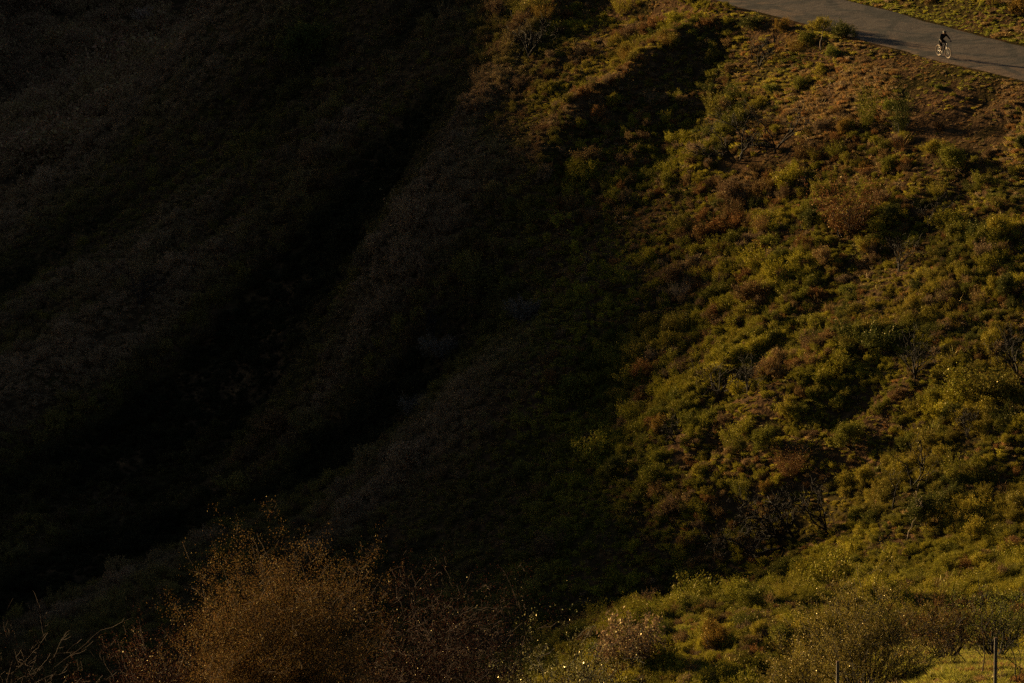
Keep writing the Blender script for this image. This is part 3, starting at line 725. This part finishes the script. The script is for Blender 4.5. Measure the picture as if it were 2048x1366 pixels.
bare_tree(1470,325,'wide bare tree spreading black limbs on the upper slope, left of two',
  [[(1480,325),(1484,300),(1486,270),(1490,240)],[(1476,328),(1455,300),(1440,275),(1425,262)],[(1480,312),(1500,285),(1512,262)],[(1470,330),(1450,310),(1425,308),(1405,300)],[(1484,270),(1470,250),(1450,240)]], px=110, rad=.11, seed=7, sub=5)
bare_tree(1552,305,'bare tree with an arched limb on the upper slope, right of two',
  [[(1552,305),(1546,290),(1530,275),(1510,272),(1496,285)],[(1550,300),(1542,270),(1528,250),(1515,235)],[(1553,296),(1575,270),(1592,250),(1598,225)],[(1548,292),(1520,290),(1490,295)],[(1556,290),(1590,262),(1620,250)]], px=100, rad=.10, seed=8, sub=5)
bare_tree(1058,118,'dark bare tree on the dim spur near the top edge, left of the shaded hollow', px=85, rad=.10, stems=6, seed=9, lean=(.1, 0))
bare_tree(1518,138,'small black bare bush in the brown grass under the road', px=55, rad=.05, stems=6, seed=10)
bare_tree(1798,545,'fan shaped bare bush on the mid slope near the right, lower of a close pair', px=70, rad=.06, stems=6, seed=11)
bare_tree(1858,470,'bare forked tree on the mid slope, upper of a close pair', px=75, rad=.07, stems=4, seed=12)
bare_tree(1830,760,'bare tree of upright black stems casting a black shadow, mid slope', px=85, rad=.07, stems=7, seed=13, spread=.4)
bare_tree(1440,800,'bare twiggy tree at the fading edge of the shade, left of two', px=85, rad=.06, stems=5, seed=14)
bare_tree(1495,790,'bare twiggy tree at the fading edge of the shade, right of two', px=75, rad=.06, stems=6, seed=15)
bare_tree(1350,890,'leaning bare tree in half shade on the lower slope', px=60, rad=.06, stems=3, seed=16, lean=(-.6, 0))
bare_tree(2035,760,'bare tree leaning in from the right edge above the yellow slope', px=110, rad=.08, stems=4, seed=17, lean=(-.35, 0))
bare_tree(1700,480,'thin bare stems rising from the rust brown bush', px=80, rad=.04, stems=6, seed=18, mat=M_bark_red)
bare_tree(1935,880,'small bare bush on the yellow slope near the right edge', px=60, rad=.05, stems=5, seed=19)
bare_tree(1640,72+28,'pale dead stump snapped off below the road edge', [[(1642,100),(1640,84),(1644,70),(1648,58)]], px=45, rad=.055, seed=20, mat=M_bark_pale, sub=1, name='dead_stump')
bare_tree(1663,190,'pale broken stick standing in the brown grass below the stump', [[(1664,192),(1657,180),(1656,170),(1660,164)]], px=30, rad=.035, seed=21, mat=M_bark_pale, sub=1, name='dead_stump')
bare_tree(870,690,'black bare tree in the ravine beside the pale blue grey patches', px=70, rad=.07, stems=6, seed=23)
bare_tree(280,620,'black bare tree in the deep shade at the left', px=70, rad=.08, stems=5, seed=24)

# ------------------------------------------------------------------ near hill: bushes, posts, saplings
def near_at(u, Y):
    a, _ = ray_tan(u, 1366); return (a*Y, Y, float(hz(a*Y, Y)[0]))
def twiggy_bush(name, at, label, H, W_, nstem, seed, bark, leafm, leaf, nleaf, cat='bush', lean=(0, 0), depth=3, wig=.14, rad=.02, up=.05, kids=3, tw=.0035, shape=None, leafjit=.035, rise=1.0):
    r = np.random.default_rng(seed); root = empty(name, at); tag(root, label, cat); mb = MB(); tips = []
    for s in range(nstem):
        a = r.uniform(0, 2*pi); q = r.random()**.6
        d = np.array([cos(a)*q*W_/H*1.15+lean[0], sin(a)*q*W_/H*.9+lean[1], rise]); Ls = H*(1.02-.42*q*q)*r.uniform(.6, .72)
        if shape: Ls *= shape(cos(a)*q)
        grow(mb, np.array([cos(a)*.1, sin(a)*.1, 0]), d, Ls, rad*r.uniform(.6, 1), depth, r, tips, kids, wig, 4, up, tw)
    mb.build('branches', bark, root)
    if nleaf:
        T = np.array(tips); C = T[r.integers(0, len(T), nleaf)]+r.normal(size=(nleaf, 3))*leafjit
        me = quads_mesh('foliage', leaf_quads(C, leaf, up=.4, r=r, wr=.5), leafm); o = bpy.data.objects.new('foliage', me); COL.objects.link(o); o.parent = root
    return root
M_gold_leaf = leaf_material('small golden leaves', (.100, .059, .018), transl=.4, gloss=.016, rough=.45)
M_olive_leaf = leaf_material('glossy olive leaves', (.17, .135, .028), transl=.35, gloss=.035, rough=.35)
M_shiny_leaf = leaf_material('pale shining leaves', (.17, .16, .06), transl=.35, gloss=.13, rough=.25)
M_red_leaf = leaf_material('withered red leaves', (.052, .021, .013), transl=.35, gloss=.025, rough=.35)
twiggy_bush('bush', near_at(560, 80), 'big golden brown bush rising from the bottom edge, left of centre', 2.75, 1.6, 90, 401, M_bark_gold, M_gold_leaf, .021, 110000, rad=.013, wig=.17, leafjit=.055, tw=.003, lean=(-.05, 0), shape=lambda c: 1.0-.16*max(c, 0))
twiggy_bush('bush', near_at(900, 86), 'dark red brown tangle of curly twigs right of the big golden bush', 3.15, 1.45, 64, 402, M_bark_red, M_red_leaf, .018, 26000, leafjit=.06, wig=.34, tw=.0030, rad=.014)
twiggy_bush('bush', near_at(330, 84), 'reddish twiggy bush behind the left side of the big golden bush', 1.9, 1.0, 40, 403, M_bark_red, M_red_leaf, .020, 16000, rad=.013, tw=.003, lean=(-.15, 0), wig=.2)
twiggy_bush('bush', near_at(10, 78), 'dark bare bush with a few glinting branches in the bottom left corner', 2.3, 1.7, 16, 404, M_bark_red, M_red_leaf, .02, 300, lean=(.35, 0), wig=.16, rad=.015, tw=.003)
twiggy_bush('bush', near_at(210, 74), 'low dark tangle along the bottom edge between the corner bush and the golden bush', 1.1, 1.5, 14, 405, M_bark_red, M_red_leaf, .02, 800, wig=.25)
twiggy_bush('bush', near_at(1125, 82), 'bush with pale shining leaves at the bottom edge, tip of the front spur', 1.75, .95, 20, 406, M_bark, M_shiny_leaf, .027, 5600, wig=.12)
twiggy_bush('bush', near_at(1050, 96), 'thin bare bush poking up in the dark beside the front spur', 1.25, .7, 10, 407, M_bark_red, M_red_leaf, .02, 200, rad=.01, wig=.15)
twiggy_bush('bush', near_at(1735, 109), 'large bush sparkling with small olive leaves at the bottom right', 2.55, 1.7, 52, 408, M_bark, M_olive_leaf, .027, 42000, wig=.13, shape=lambda c: 1-.2*max(c, 0))
twiggy_bush('bush', near_at(1600, 112), 'smaller olive leaved bush at the left flank of the sparkling bush', 1.6, 1.0, 22, 409, M_bark, M_olive_leaf, .027, 12000)
twiggy_bush('bush', near_at(1990, 116), 'loose green bush behind the right fence post', 1.6, 1.1, 22, 410, M_bark, LM['bright'], .034, 6000)
twiggy_bush('bush', near_at(1890, 114), 'brown twiggy bush between the sparkling bush and the right fence post', 1.5, 1.0, 22, 411, M_bark_red, M_gold_leaf, .030, 6000)
def sapling(u, Y, label, seed, limbs, v0):
    at = near_at(u, Y); bare_tree(u, v0, label, limbs, px=150, rad=.016, seed=seed, at=at, sub=2, minr=.004, name='sapling')
sapling(1964, 104, 'tall thin black sapling left of the right fence post', 31, [[(1964,1345),(1966,1290),(1962,1210),(1958,1170),(1952,1130)],[(1964,1300),(1940,1270),(1915,1250),(1890,1232)],[(1962,1250),(1975,1225),(1985,1215)]], 1345)
sapling(2040, 103, 'leaning bare sapling at the right edge with long branches to the left', 32, [[(2040,1345),(2030,1300),(2000,1268),(1965,1238),(1930,1215)],[(2036,1310),(2020,1270),(2015,1230)],[(2038,1330),(2042,1280),(2030,1230)]], 1345)
sapling(1715, 99, 'dark thin stem standing in front of the sparkling bush', 33, [[(1714,1400),(1716,1340),(1722,1290),(1730,1240)],[(1716,1345),(1712,1310),(1716,1285)]], 1400)
sapling(1900, 107, 'dark slanting stem crossing the brown bush right of the sparkling bush', 34, [[(1955,1345),(1920,1300),(1880,1265),(1840,1235)]], 1345)
M_post = solid('weathered fence post', (.060, .052, .040), .8, scale=30, noise=.4, bump=.01)
M_post_cap = solid('rusty post top', (.10, .055, .03), .8, scale=30)
def fence_post(u, Y, vtop, label, w, seed):
    x, y, z = near_at(u, Y); _, b = ray_tan(u, vtop); top = b*Y; h = top-z+.3; r = np.random.default_rng(seed)
    root = empty('fence_post', (x, y, z-.3), r.uniform(0, .5)); tag(root, label, 'fence post', 'fence posts along the bottom right')
    P_ = [(.0, 0, 0)] + [(r.normal()*.004, r.normal()*.004, h*t) for t in (.2, .4, .6, .8)] + [(0, 0, h-.03)]
    mb = MB(); mb.tube(P_, [w, w*.98, w*1.03, w*.97, w*.99, w*.95], 9); mb.build('post', M_post, root, False)
    m2 = MB(); m2.tube([(0, 0, h-.03), (0, 0, h-.008), (0, 0, h)], [w*1.12, w*1.1, w*.75], 9); m2.build('cap', M_post_cap, root)
    for hh in (.25, .55, .85):
        m3 = MB(); m3.torus((0, 0, 0), w*1.05, .004, 14, 5); V_ = m3.v[-1]; m3.v[-1] = np.stack([V_[:, 0], V_[:, 2], V_[:, 1]+h-hh], 1)
        m3.build('wire_tie', M_bark, root)
fence_post(1675, 100, 1322, 'shorter dark fence post in front of the sparkling bush', .030, 1)
fence_post(1990, 95, 1275, 'taller dark fence post near the bottom right corner', .030, 2)
# grass on the near hill
r = np.random.default_rng(55); n = 9000; y = r.uniform(92, 127, n); x = r.uniform(-.2, 1.25, n)*.09*y
dk = r.random(n) < .2
col = np.where(dk[:, None], BROWN[r.integers(0, 5, n)], np.array([(.20, .19, .028)])*r.uniform(.6, 1.2, (n, 1)))
kd = np.where(r.random(n) < .85, r.integers(7, 10, n), r.integers(4, 7, n)); s = r.uniform(.3, .75, n)*np.where(kd < 7, .35, 1)
s = s*np.where(x > .075*y, .55, 1)
scatter('near_grass', np.stack([x, y, hz(x, y)-.02], 1), kd, np.stack([r.normal(0, .1, n), r.normal(0, .1, n), r.uniform(0, 6.3, n)], 1), np.stack([s, s, s], 1), col,
        'short green and dry grass around the fence posts', 'grass')

# the ground cover, kept open in front of the bare trees
def opened(l):
    x, y = l[0][:, 0], l[0][:, 1]; m = np.ones(len(x), bool)
    for tx, ty, w in TREES:
        if ty < 150: continue
        m &= ~((np.abs(x-tx*y/ty) < w*.8) & (y > ty-2.4) & (y < ty+1.5) & (l[3][:, 0] > .33))
    m &= ~((np.abs(x-by_x) < 3) & (np.abs(y-by_y) < 16) & (l[3][:, 0] > .3))
    return take(l, m)
def take(l, m): return [a[m] for a in l]
by_x, by_y = W(1886, 114, 346.9)[:2]
mid = opened(mid); sel = np.isin(mid[1], GRASSY)
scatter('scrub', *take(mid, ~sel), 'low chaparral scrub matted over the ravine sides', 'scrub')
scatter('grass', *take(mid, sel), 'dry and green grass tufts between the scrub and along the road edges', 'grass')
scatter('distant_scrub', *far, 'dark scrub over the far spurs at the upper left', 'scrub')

# ------------------------------------------------------------------ the cyclist
M_jersey = solid('black jersey cloth', (.012, .012, .014), .9, noise=.1, spec=.1)
M_short = solid('black shorts cloth', (.009, .009, .010), .9, noise=.1, spec=.1)
M_skin = solid('skin', (.17, .095, .055), .5, noise=.05)
M_helmet = solid('dark helmet shell', (.02, .02, .022), .6, noise=.05, spec=.2)
M_shoe = solid('cycling shoe', (.05, .045, .04), .5, noise=.1)
M_tyre = solid('tan walled tyre', (.15, .095, .055), .7, noise=.15)
M_rim = solid('alloy rim', (.16, .14, .12), .5, metal=.6, noise=.05)
M_frame = solid('dark frame paint', (.05, .05, .055), .3, noise=.05, spec=.6)
M_fork = solid('pale fork legs', (.25, .23, .20), .4, noise=.05, spec=.6)
M_black = solid('black rubber and plastic', (.02, .02, .02), .6, noise=.1)
M_steel = solid('steel', (.5, .48, .45), .3, metal=1.0, noise=.05)
a_, b_ = ray_tan(1886.5, 114.0); Yc = (ROAD_Z+.03)/b_; bx, by = a_*Yc, Yc
HEAD = math.atan2(-.89, .454)
bike = empty('bicycle', (bx, by, ROAD_Z+.025), HEAD)
tag(bike, 'mountain bike with bright tan wheels ridden down the road by the cyclist', 'bicycle')
WR = .35; RX, FX = -.54, .56
HT, HB = np.array([.36, 0, .92]), np.array([.405, 0, .78]); BB = np.array([-.10, 0, .31]); ST = np.array([-.26, 0, .80])
mb = MB()
mb.tube([HT+[0, 0, 0], HB], .023, 8); mb.tube([HB+[-.005, 0, .02], BB], [.028, .030], 8); mb.tube([HT+[.005, 0, -.03], ST+[.02, 0, -.07]], .018, 8); mb.tube([ST, BB], .017, 8)
for s in (-1, 1):
    mb.tube([BB+[-.02, s*.035, 0], (RX, s*.07, WR)], .010, 6); mb.tube([ST+[.01, s*.015, -.08], (RX, s*.07, WR)], .009, 6)
mb.build('frame', M_frame, bike, True)
mb = MB()
for s in (-1, 1): mb.tube([(.425, s*.062, .74), (.50, s*.062, .53), (FX, s*.062, WR)], [.019, .017, .014], 7)
mb.tube([(.42, -.07, .745), (.42, .07, .745)], .020, 7); mb.build('fork', M_fork, bike, True)
def wheel(x, turn=0.0):
    w = empty('wheel', (x, 0, WR)); w.parent = bike; w.rotation_euler = (0, 0, turn)
    MB().torus((0, 0, 0), WR-.027, .027, 48, 10).build('tyre', M_tyre, w, True)
    m = MB(); m.torus((0, 0, 0), WR-.058, .011, 48, 6); m.build('rim', M_rim, w, True)
    m = MB(); m.tube([(0, -.055, 0), (0, .055, 0)], .016, 8)
    m.tube([(0, .038, 0), (0, .040, 0)], .075, 16); m.build('hub', M_steel, w)
    m = MB()
    for k in range(28):
        an = 2*pi*k/28; m.tube([(.015*cos(an), (.03 if k % 2 else -.03), .015*sin(an)), ((WR-.06)*cos(an), 0, (WR-.06)*sin(an))], .0018, 3)
    m.build('spokes', M_steel, w)
wheel(RX); wheel(FX, .05)
m = MB(); m.tube([HT, HT+[-.012, 0, .05], (.40, 0, .99)], .016, 7)
m.tube([(.33, -.37, 1.005), (.37, -.20, 1.0), (.40, -.05, .99), (.40, .05, .99), (.37, .20, 1.0), (.33, .37, 1.005)], .013, 7); hb = m.build('handlebar', M_black, bike, True)
for s in (-1, 1): MB().tube([(.345, s*.26, 1.005), (.328, s*.385, 1.006)], .018, 8).build('grip', M_black, hb)
for s in (-1, 1): MB().tube([(.35, s*.25, 1.0), (.40, s*.27, .985), (.41, s*.34, .975)], .006, 5).build('brake_lever', M_steel, hb)
MB().tube([ST+[0, 0, -.05], (-.30, 0, .965)], .014, 7).build('seat_post', M_black, bike)
m = MB(); m.tube([(-.45, 0, .985), (-.38, 0, .985), (-.27, 0, .98), (-.17, 0, .975)], [.055, .07, .035, .018], 10); V_ = m.v[0]; V_[:, 2] = .982+(V_[:, 2]-.982)*.45; m.build('saddle', M_black, bike, True)
m = MB(); m.tube([BB+[0, -.065, 0], BB+[0, .065, 0]], .018, 8); m.tube([BB+[0, -.045, 0], BB+[0, -.049, 0]], .085, 20)
m.tube([BB+[0, -.07, 0], BB+[.01, -.085, -.17]], .011, 6); m.tube([BB+[0, .07, 0], BB+[-.01, .085, .17]], .011, 6); cr_ = m.build('crank', M_steel, bike)
for s, dz in ((-1, -.17), (1, .17)): m = MB(); m.box(BB+[-s*.01, s*.135, dz], (.045, .045, .010)); m.build('pedal', M_black, cr_)
m = MB(); q = [BB+[.085*cos(t), -.047, .085*sin(t)] for t in np.linspace(-1.5, 1.5, 8)] + [np.array([RX+.04*cos(t), -.047, WR+.04*sin(t)]) for t in np.linspace(1.6, 4.7, 6)]; q.append(q[0]); m.tube(q, .004, 4); m.build('chain', M_black, bike)

rider = empty('person', (bx, by, ROAD_Z+.025), HEAD)
tag(rider, 'cyclist in dark helmet, black top and shorts leaning over the handlebars of the bike', 'person')
def skinned(name, verts, edges, mat, parent, sub=2):
    me = bpy.data.meshes.new(name); me.from_pydata([v[:3] for v in verts], edges, []); me.materials.append(mat)
    o = bpy.data.objects.new(name, me); COL.objects.link(o); o.parent = parent
    md = o.modifiers.new('skin', 'SKIN'); md.use_smooth_shade = True
    if not me.skin_vertices:
        import bmesh
        bm = bmesh.new(); bm.from_mesh(me); bm.verts.layers.skin.verify(); bm.to_mesh(me); bm.free()
    for i, v in enumerate(verts):
        rr = v[3]; me.skin_vertices[0].data[i].radius = rr if isinstance(rr, tuple) else (rr, rr); me.skin_vertices[0].data[i].use_root = (i == 0)
    s = o.modifiers.new('subdiv', 'SUBSURF'); s.levels = sub; s.render_levels = sub; return o
# joints (x forward, y left, z up): right leg is down and straight, left knee up
PEL = (-.33, 0, 1.04); SP1 = (-.25, 0, 1.17); SP2 = (-.12, 0, 1.31); CH = (-.01, 0, 1.40); NK = (.05, 0, 1.475); HC = (.115, 0, 1.545); HT_ = (.13, 0, 1.63)
def arm(s): return [(-.02, s*.17, 1.405), (.10, s*.30, 1.235), (.26, s*.335, 1.075), (.325, s*.335, 1.035)]
def leg(s):
    if s < 0: return [(-.31, -.10, .98), (.00, -.115, .64), (-.15, -.12, .245), (-.17, -.12, .185), (-.05, -.125, .165)]
    return [(-.31, .10, .99), (.10, .125, .90), (-.12, .12, .555), (-.14, .12, .515), (-.02, .13, .50)]
Vb = [PEL+((.10, .12),), SP1+((.09, .11),), SP2+((.10, .125),), CH+((.095, .125),), NK+(.055,), HC+((.085, .088),), HT_+(.060,)]
Eb = [(0, 1), (1, 2), (2, 3), (3, 4), (4, 5), (5, 6)]
Vb.append((.205, 0, 1.535, .020)); Eb.append((5, 7))       # nose
for s in (-1, 1):
    A = arm(s); n0 = len(Vb); Vb += [A[0]+(.062,), ((A[0][0]+A[1][0])/2, (A[0][1]+A[1][1])/2, (A[0][2]+A[1][2])/2, .048), A[1]+(.040,), ((A[1][0]+A[2][0])/2, (A[1][1]+A[2][1])/2, (A[1][2]+A[2][2])/2, .038), A[2]+(.027,), A[3]+((.030, .036),)]
    Eb += [(3, n0)] + [(n0+i, n0+i+1) for i in range(5)]
    Lg = leg(s); n0 = len(Vb); mid_ = lambda p, q, t=.5: tuple(p[i]*(1-t)+q[i]*t for i in range(3))
    Vb += [Lg[0]+(.095,), mid_(Lg[0], Lg[1])+(.080,), Lg[1]+(.056,), mid_(Lg[1], Lg[2], .35)+(.056,), Lg[2]+(.036,), Lg[3]+(.036,), Lg[4]+(.034,)]
    Eb += [(0, n0)] + [(n0+i, n0+i+1) for i in range(6)]
body = skinned('body', Vb, Eb, M_skin, rider)
for s in (-1, 1):                                          # each hand: four fingers curled round the grip and a thumb under it
    m = MB(); hx, hy, hz_ = .325, s*.335, 1.035
    for k, (dy, ln) in enumerate(((-.030, .9), (-.010, 1.0), (.010, .95), (.030, .8))):
        y_ = hy+dy; m.tube([(hx-.01, y_, hz_+.008), (hx+.030*ln, y_, hz_+.004), (hx+.044*ln, y_, hz_-.022), (hx+.026*ln, y_, hz_-.050), (hx+.006, y_, hz_-.052)], [.0095, .0095, .0088, .008, .007], 6)
    m.tube([(hx-.015, hy-s*.036, hz_-.005), (hx+.004, hy-s*.055, hz_-.030), (hx+.022, hy-s*.050, hz_-.050)], [.011, .010, .008], 6)
    m.build('fingers', M_skin, rider, True)
Vs = [(PEL[0]-.01, 0, PEL[2]-.13, (.15, .17)), (PEL[0]+.01, 0, PEL[2]+.0, (.148, .168)), SP1+((.132, .158),), SP2+((.135, .172),), CH+((.125, .168),), (.03, 0, 1.45, .070)]
Es = [(0, 1), (1, 2), (2, 3), (3, 4), (4, 5)]
for s in (-1, 1):
    A = arm(s); n0 = len(Vs); Vs += [A[0]+(.078,), mid_(A[0], A[1])+(.062,), A[1]+(.054,), mid_(A[1], A[2], .7)+(.042,)]; Es += [(4, n0)]+[(n0+i, n0+i+1) for i in range(3)]
skinned('jersey', Vs, Es, M_jersey, rider)
Vh = [(PEL[0]+.01, 0, PEL[2]+.07, (.145, .162)), (PEL[0]+.03, 0, PEL[2]-.06, (.12, .12))]; Eh = [(0, 1)]
for s in (-1, 1):
    Lg = leg(s); n0 = len(Vh); Vh += [Lg[0]+(.118,), mid_(Lg[0], Lg[1])+(.104,), mid_(Lg[0], Lg[1], .92)+(.082,)]; Eh += [(1, n0)]+[(n0+i, n0+i+1) for i in range(2)]
skinned('shorts', Vh, Eh, M_short, rider)
for s in (-1, 1):
    Lg = leg(s); skinned('shoe', [(Lg[3][0]-.045, Lg[3][1], Lg[3][2]-.012, (.040, .034)), (Lg[3][0]+.04, Lg[3][1], Lg[3][2]-.010, (.044, .036)), (Lg[4][0]+.03, Lg[4][1], Lg[4][2]-.012, (.038, .026)), (Lg[4][0]+.075, Lg[4][1], Lg[4][2]-.014, (.026, .018))], [(0, 1), (1, 2), (2, 3)], M_shoe, rider)
m = MB(); m.sphere((.105, 0, 1.575), (.138, .108, .105), 18, 8, -.12)
for k in (-.055, -.02, .02, .055): m.tube([(.22, k, 1.625), (.13, k*1.1, 1.688-abs(k)*.4), (.0, k*1.2, 1.645)], .009, 5)
hel = m.build('helmet', M_helmet, rider, True)
m = MB(); m.tube([(.225, -.07, 1.575), (.255, 0, 1.572), (.225, .07, 1.575)], [.008, .012, .008], 6); m.build('visor', M_helmet, hel)
m = MB()
for s in (-1, 1): m.sphere((.190, s*.032, 1.552), (.010, .013, .009), 8, 5, -.98)
m.build('eyes', M_black, rider)
m = MB()
for s in (-1, 1): m.sphere((.105, s*.090, 1.535), (.020, .010, .030), 8, 5, -.98)
m.build('ears', M_skin, rider)
